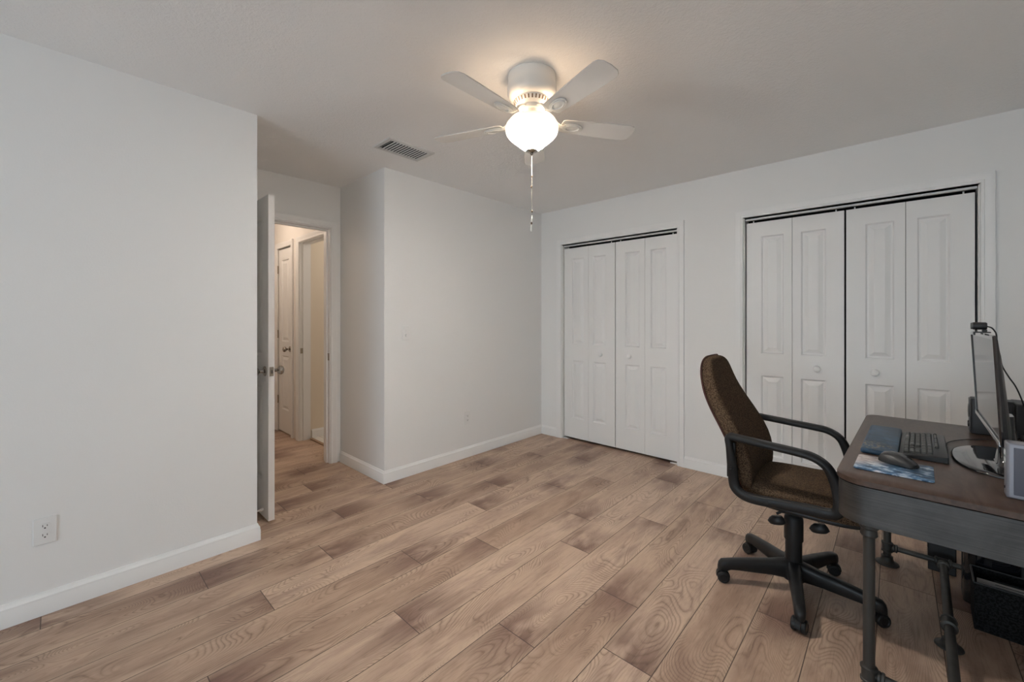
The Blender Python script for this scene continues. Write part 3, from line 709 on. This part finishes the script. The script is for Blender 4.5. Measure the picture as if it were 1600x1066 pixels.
def key(x, y, w=1.0, d=1.0):
    k = (w, d); z = .0105+(y-.012)*(.0100/.092)
    if k not in keyc:
        o = key_mesh(U*w-.0018, U*d-.0018).build('key', MKY, kb); keyc[k] = o
    else:
        o = keyc[k].copy(); C.objects.link(o)
    o.parent = kb; o.location = (x, y, z); o.rotation_euler = (math.atan(.0100/.092), 0, 0)
x0, y0 = .010, .014
rows = [[1.25, 1.25, 1.25, 5.75, 1.25, 1.25, 1.5, 1.5], [2.25]+[1]*10+[2.75], [1.75]+[1]*11+[2.25], [1.5]+[1]*12+[1.5], [1]*13+[2]]
for i, rw in enumerate(rows):
    x = x0
    for w_ in rw: key(x, y0+i*U*.92, w_, .92); x += U*w_
for gx in (0, 2, 3, 4, 5): key(x0+U*gx*1.02, y0+5.25*U*.92, 1, .75)
for gx in range(4): key(x0+U*(6.6+gx), y0+5.25*U*.92, 1, .75); key(x0+U*(11+gx), y0+5.25*U*.92, 1, .75)
nx = x0+U*15.25
for i, j in ((0, 0), (1, 0), (2, 0), (1, 1), (0, 3), (1, 3), (2, 3), (0, 4), (1, 4), (2, 4)): key(nx+U*i, y0+U*.92*j, 1, .92)
mx = nx+U*3.2
for i, j, w_, d_ in [(0, 0, 2, .92), (2, 0, 1, .92)]+[(i, j, 1, .92) for j in (1, 2, 3) for i in (0, 1, 2)]+[(0, 4, 1, .92), (1, 4, 1, .92), (2, 4, 1, .92)]: key(mx+U*i, y0+U*.92*j, w_, d_)
# small mouse mat with marbled print
MM_ = mat('mat_print', rough=.5); g = NG(MM_); c = g.coord()
n = g.noise(g.mapping(c, (1, 1.4, 1)), 26, 3.5, .6, .5); bc = g.ramp(n, [(.28, (.012, .030, .060)), (.42, (.030, .085, .17)), (.50, (.10, .20, .34)), (.58, (.46, .56, .66)), (.70, (.74, .76, .78))])
sp = g.new('ShaderNodeSeparateXYZ'); g.l(c, sp.inputs[0])
pale = g.ramp(g.math('SUBTRACT', sp.outputs[1], g.math('MULTIPLY', sp.outputs[0], .9)), [(.02, (0, 0, 0)), (.10, (1, 1, 1))])
g.color(g.mix(g.math('MULTIPLY', pale, .8), bc, g.ramp(g.noise(c, 34, 3, .6), [(.3, (.20, .16, .18)), (.42, (.60, .50, .46)), (.6, (.78, .70, .64))])))
e = thing('mouse_pad', 'small blue and white marbled mouse mat at the desk front', 'mouse pad', on(.040, .118), DR)
m_ = MB(); R = []
for ins, z in ((.001, 0), (0, .001), (0, .003), (.001, .004)): R.append([(x, y, z) for x, y in rrect(ins, .200-ins, ins, .195-ins, .012, 6)])
m_.rings(R).build('mat', MM_, e, smooth=50)
# mouse
MSG = mat('mouse_grey', (.085, .085, .09), .25)
mo = thing('computer_mouse', 'dark grey wireless mouse on the small marbled mat', 'mouse', on(.150, .262, .0042), DR+rad(-28))
def mring(u, k, z0=0):
    P = []
    hgt = .036*math.sin(pi*min(1, .12+.80*u))**.8
    for i in range(25):
        t = pi*i/24; P.append(u)
    return P
prof = [(-.054, .010, .010), (-.050, .021, .021), (-.040, .0285, .031), (-.022, .032, .0375), (0, .0315, .0385), (.020, .0295, .034), (.038, .0285, .0265), (.050, .025, .0185), (.055, .017, .012)]
R = []
for x, hw, h_ in prof:
    ring = []
    for i in range(17):
        t = pi*i/16; ring.append((x, hw*cos(t)*(1-.12*sin(t)), .002+h_*abs(sin(t))**.75))
    ring += [(x, -hw*.9, .001), (x, hw*.9, .001)]; R.append(ring)
MB().rings(R).build('shell', MBM, mo, smooth=60, sub=1)
R = []
for x, hw, h_ in [p for p in prof if p[0] > -.05]:
    R.append([(x, hw*.72*cos(t)*(1-.12*sin(t)), .0032+h_*abs(sin(t))**.75) for t in [rad(52+76*i/10) for i in range(11)]])
MB().rings(R, False, False).build('top_cover', MSG, mo, smooth=60)
MB().lat([(.0, -.003), (.009, -.003), (.0105, 0), (.009, .003), (0, .003)], (.032, 0, .0265), (0, 1, 0), 20).build('scroll_wheel', MPB, mo)

# monitor (leans slightly forward), facing the chair
mon = thing('monitor', 'black widescreen monitor with silver lower strip on a glossy oval stand', 'monitor', on(.44, .49), DR)
LEAN = rad(-2.7)
MSH = Matrix.Translation((-.0655, 0, .131)) @ Matrix.Rotation(rad(.7), 4, 'Z') @ Matrix.Rotation(LEAN, 4, 'Y')      # screen plane: x=0 facing -x, z up from the lower edge
Hs, Ws = .338, .318
bz = MB(); R = []
for x, ins in ((.008, .001), (.004, 0), (0, .003), (0, .013), (.0035, .014)):
    R.append([(x, y, z) for y, z in rrect(-Ws+ins, Ws-ins, ins*1.0, Hs-ins, .006, 4)])
bz.rings(R, True, False, MSH).build('bezel', MBG, mon, smooth=40)
MSC = mat('screen', (.012, .012, .014), .09, spec=.9)
MB().box(.0030, .0036, -Ws+.0135, Ws-.0135, .020, Hs-.0135, MSH).build('screen', MSC, mon)
MB().box(-.0018, .003, -Ws+.004, Ws-.004, .002, .0165, MSH).build('silver_strip', mat('silver_trim', (.62, .62, .62), .25, .8), mon, bevel=.001)
hb = MB(); R = []
for x, iy, z0, z1, sl in ((.0075, .002, .002, Hs-.002, 0), (.009, .003, .002, Hs-.004, .2), (.011, .006, .003, Hs-.010, .6), (.014, .030, .010, Hs-.04, 1), (.020, .070, .020, Hs-.10, 1), (.024, .11, .035, Hs-.15, 1), (.026, .15, .05, Hs-.18, 1)):
    R.append([(x+.013*sl*(1-z/Hs), y, z) for y, z in rrect(-Ws+iy, Ws-iy, z0, z1, .008+iy*.25, 5)])
hb.rings(R, True, True, MSH).build('back_housing', MBM, mon, smooth=40)
nk = MB(); R = []
for z, x, hx, hy in ((.010, -.01, .040, .075), (.020, -.012, .030, .060), (.06, -.018, .022, .045), (.13, -.022, .020, .040), (.185, -.024, .020, .040)):
    R.append([(x+px_, py, z) for px_, py in rrect(-hx, hx, -hy, hy, hx*.8, 5)])
nk.rings(R).build('neck', MBG, mon, smooth=50)
bp = MB(); R = []
for k, z in ((1.0, 0), (1.0, .006), (.985, .010), (.93, .0125), (.3, .016)):
    R.append([(-.010+.140*k*(abs(cos(t))**.8*(1 if cos(t) > 0 else -1)), .055+.225*k*(abs(sin(t))**.9*(1 if sin(t) > 0 else -1)), z) for t in [2*pi*i/48 for i in range(48)]])
bp.rings(R).build('stand_base', MBG, mon, smooth=50)
# webcam clipped on the monitor
top_p = MSH @ Vector((0, 0, Hs))
wc = thing('webcam', 'black cylindrical webcam clipped on top of the monitor', 'webcam', DM @ Vector((.44+top_p.x, .49, DH+top_p.z+.001)), DR)
w_ = MB(); w_.box(-.012, .026, -.022, .022, 0, .004); w_.box(-.015, -.011, -.022, .022, -.008, .004); w_.box(.006, .018, -.010, .010, .004, .012); w_.build('clip', MBM, wc, bevel=.0015)
MB().lat([(.0, 0), (.0128, 0), (.0133, .001), (.0133, .030), (.011, .034), (.0, .034)], (-.016, 0, .0245), (1, 0, 0), 24).build('body', MBM, wc, smooth=50)
MB().lat([(.0, .001), (.006, .001), (.007, .003), (.0105, .0035), (.0118, .001), (.0118, -.010)], (-.018, .0, .0245), (-1, 0, 0), 24).build('lens_ring', mat('lens_grey', (.10, .105, .10), .3), wc)
# webcam cable over the back of the monitor
def cable(name, label, pts, r=.0022, m=None, n=6):
    return tag(MB().tube(smooth_path(pts, n), r, 8).build(name, m or MBM), label, 'cable')
def dp(a, b, z): return tuple(DM @ Vector((a, b, z)))
cable('webcam_cable', 'thin black webcam cable falling behind the monitor', [dp(a, b, z) for a, b, z in ((.374, .49, 1.243), (.388, .505, 1.238), (.398, .53, 1.225), (.404, .56, 1.2122), (.412, .62, 1.1705), (.422, .66, 1.1304), (.431, .70, 1.0893), (.449, .72, 1.0474), (.467, .74, 1.0128), (.482, .76, .9703), (.492, .78, .9344), (.500, .79, .8932), (.500, .785, .84), (.498, .78, .785), (.497, .778, .7545))])
cable('keyboard_cable', 'thin dark keyboard cable running behind the keyboard to the speakers', [dp(.2815, .64, .765), dp(.284, .68, .7535), dp(.288, .76, .7535), dp(.32, .84, .7535), dp(.38, .92, .7535), dp(.46, .985, .7535)], .0018)
# speakers
def speaker(nm, label, loc, rz, w, d, h, rad_=.006):
    e = thing(nm, label, 'speaker', loc, rz)
    R = []; b = MB()
    b.prism(rrect(0, d, 0, w, rad_, 4), 0, h).build('cabinet', MBM, e, bevel=.003)
    MB().box(-.004, -.0002, .004, w-.004, .004, h-.004).build('front_panel', mat('speaker_front', (.07, .07, .072), .4), e, bevel=.0015)
    MB().lat([(.0, -.004), (.010, -.005), (.020, .0), (.0275, .001), (.031, .0025), (.033, .001), (.033, 0)], (-.0042, w/2, h*.62), (-1, 0, 0), 32).build('cone', MBG, e)
    MB().lat([(.0, .001), (.008, .001), (.013, .004), (.015, .002), (.015, 0)], (-.0042, w/2, h*.24), (-1, 0, 0), 28).build('knob', MBG, e)
    return e
speaker('speaker', 'small black speaker with round cone, standing behind the monitor edge', on(.372, 1.055), DR, .082, .125, .158)
e = thing('speaker_box', 'black box with slanted top corner at the back right of the desk', 'speaker', on(.502, 1.060), DR)
MB().prism([(0, 0), (.105, 0), (.105, .115), (.088, .138), (.03, .150), (0, .150)], 0, .165, Matrix.Translation((0, .165, 0)) @ Matrix.Rotation(pi/2, 4, 'X')).build('cabinet', MBM, e, bevel=.005)
# silver device at the near right
MSV = mat('silver_plastic', (.24, .24, .27), .4, .3); MGP = mat('grey_panel', (.075, .075, .10), .35)
e = thing('electronics_box', 'small upright silver-edged box with grey side panel at near right of desk', 'electronic device', on(.385, .118), DR)
R = []; b = MB()
b.prism(rrect(0, .19, 0, .050, .007, 4), 0, .160).build('housing', MSV, e, bevel=.004)
MB().box(.014, .180, -.0012, .0006, .012, .148).build('side_panel', MGP, e, bevel=.0008)
for z, hh_ in ((.128, .010), (.105, .010)): MB().prism(rrect(-.008, .008, -hh_, hh_, .007, 5), 0, .0015, Matrix.Translation((0, .026, z)) @ Matrix.Rotation(-pi/2, 4, 'Y')).build('button', MPL, e)
MB().lat([(.0, .0015), (.004, .0015), (.004, 0)], (0, .026, .025), (-1, 0, 0), 12).build('jack', MBK, e)
# cables and small black hub behind the monitor
cable('grey_cable', 'grey cable looping behind the monitor', [dp(.462, .80, .7545), dp(.466, .84, .80), dp(.478, .88, .818), dp(.488, .92, .80), dp(.494, .95, .765), dp(.496, .965, .7545)], .003, mat('cable_grey', (.22, .22, .22), .5))
e = thing('usb_hub', 'black low box amid cables behind the monitor', 'hub', on(.505, .81), DR)
MB().prism(rrect(0, .09, 0, .17, .01, 4), 0, .035).build('case', MBM, e, bevel=.003)
for k in range(3): MB().box(-.0006, .0002, .03+k*.05, .05+k*.05, .012, .020).build('port', MBK, e)

# ------------------------------------------------------------------ under the desk
MTW = mat('tower_black', (.014, .014, .015), .4); MLED = mat('led_blue', (.1, .2, .8), .4); b = MLED.node_tree.nodes['Principled BSDF']; b.inputs['Emission Color'].default_value = (.25, .45, 1, 1); b.inputs['Emission Strength'].default_value = 3
def dpt(a, b): p = DM @ Vector((a, b, 0)); return (p.x, p.y, .0005)
pc = thing('computer_tower', 'black tower PC with curved front and blue light under the desk', 'computer', dpt(.345, .985), DR)
R = []; oc = rrect(0, .19, .03, .42, .01, 3)
MB().prism(rrect(0, .185, .045, .145, .01, 3), 0, .40).build('case', MTW, pc, bevel=.004)
cv = MB(); R = []
for z, k in ((0, .80), (.02, .93), (.06, 1), (.34, 1), (.38, .95), (.40, .85)):
    R.append([(.0925+.0925*cos(t), .05-.058*k*abs(sin(t))**.7, z) for t in [pi*i/20 for i in range(21)]]+[(0, .06, z), (.185, .06, z)][:2])
cv.rings(R).build('front_bezel', MBG, pc, smooth=50)
MB().tube([(.030+.055*i/8, .05-.0595*abs(sin(math.acos(max(-1, min(1, (.030+.055*i/8-.0925)/.0925)))))**.7, .112-.004*sin(pi*i/8)) for i in range(9)], .0016, 8).build('led', MLED, pc)
b2 = thing('media_box', 'plain black box standing under the back of the desk', 'computer', dpt(.235, 1.235), DR)
MB().box(0, .10, 0, .22, 0, .30).build('case', MTW, b2, bevel=.004)
for k in range(4): MB().box(-.0015, .0005, .03+.04*k, .05+.04*k, .10, .25).build('vent', MBK, b2)
bn_ = thing('file_bin', 'open black bin holding papers on the floor under the desk', 'storage bin', dpt(.365, .795), DR)
w_ = MB(); BW, BD, BH = .24, .17, .190
for q in ((0, BW, 0, .004, .0, BH), (0, BW, BD-.004, BD, 0, BH), (0, .004, .004, BD-.004, 0, BH), (BW-.004, BW, .004, BD-.004, 0, BH), (.004, BW-.004, .004, BD-.004, 0, .004)): w_.box(*q)
w_.build('walls', fabric('bin_black', (.008, .008, .008), (.020, .020, .021), 120), bn_)
MB().tube(fillet([(0, 0, BH), (BW, 0, BH), (BW, BD, BH), (0, BD, BH), (0, 0, BH)], .004, 2), .0035, 8).build('rim', MBM, bn_)
MPA = mat('paper', (.72, .70, .66), .8)
for i in range(6):
    M = Matrix.Translation(dpt(.365, .795)) @ Matrix.Rotation(DR, 4, 'Z') @ Matrix.Translation((.012+.05*(i % 2), .012+.015*i, .006)) @ Matrix.Rotation(rad(-2.0), 4, 'X')
    o = MB().box(0, .165+.006*(i % 3), 0, .0022, 0, .172+.002*(i % 3)).build('paper_folder', MPA if i % 2 == 0 else mat('folder_dark', (.03, .03, .03), .6)); o.matrix_world = M
    tag(o, ['frontmost', '', 'middle', '', 'rearmost', ''][i]+' white paper folder standing in the black bin' if i % 2 == 0 else ['', 'front', '', 'middle', '', 'back'][i]+' one of the dark folders between white ones in the black bin', 'folder', 'folders in the black bin')
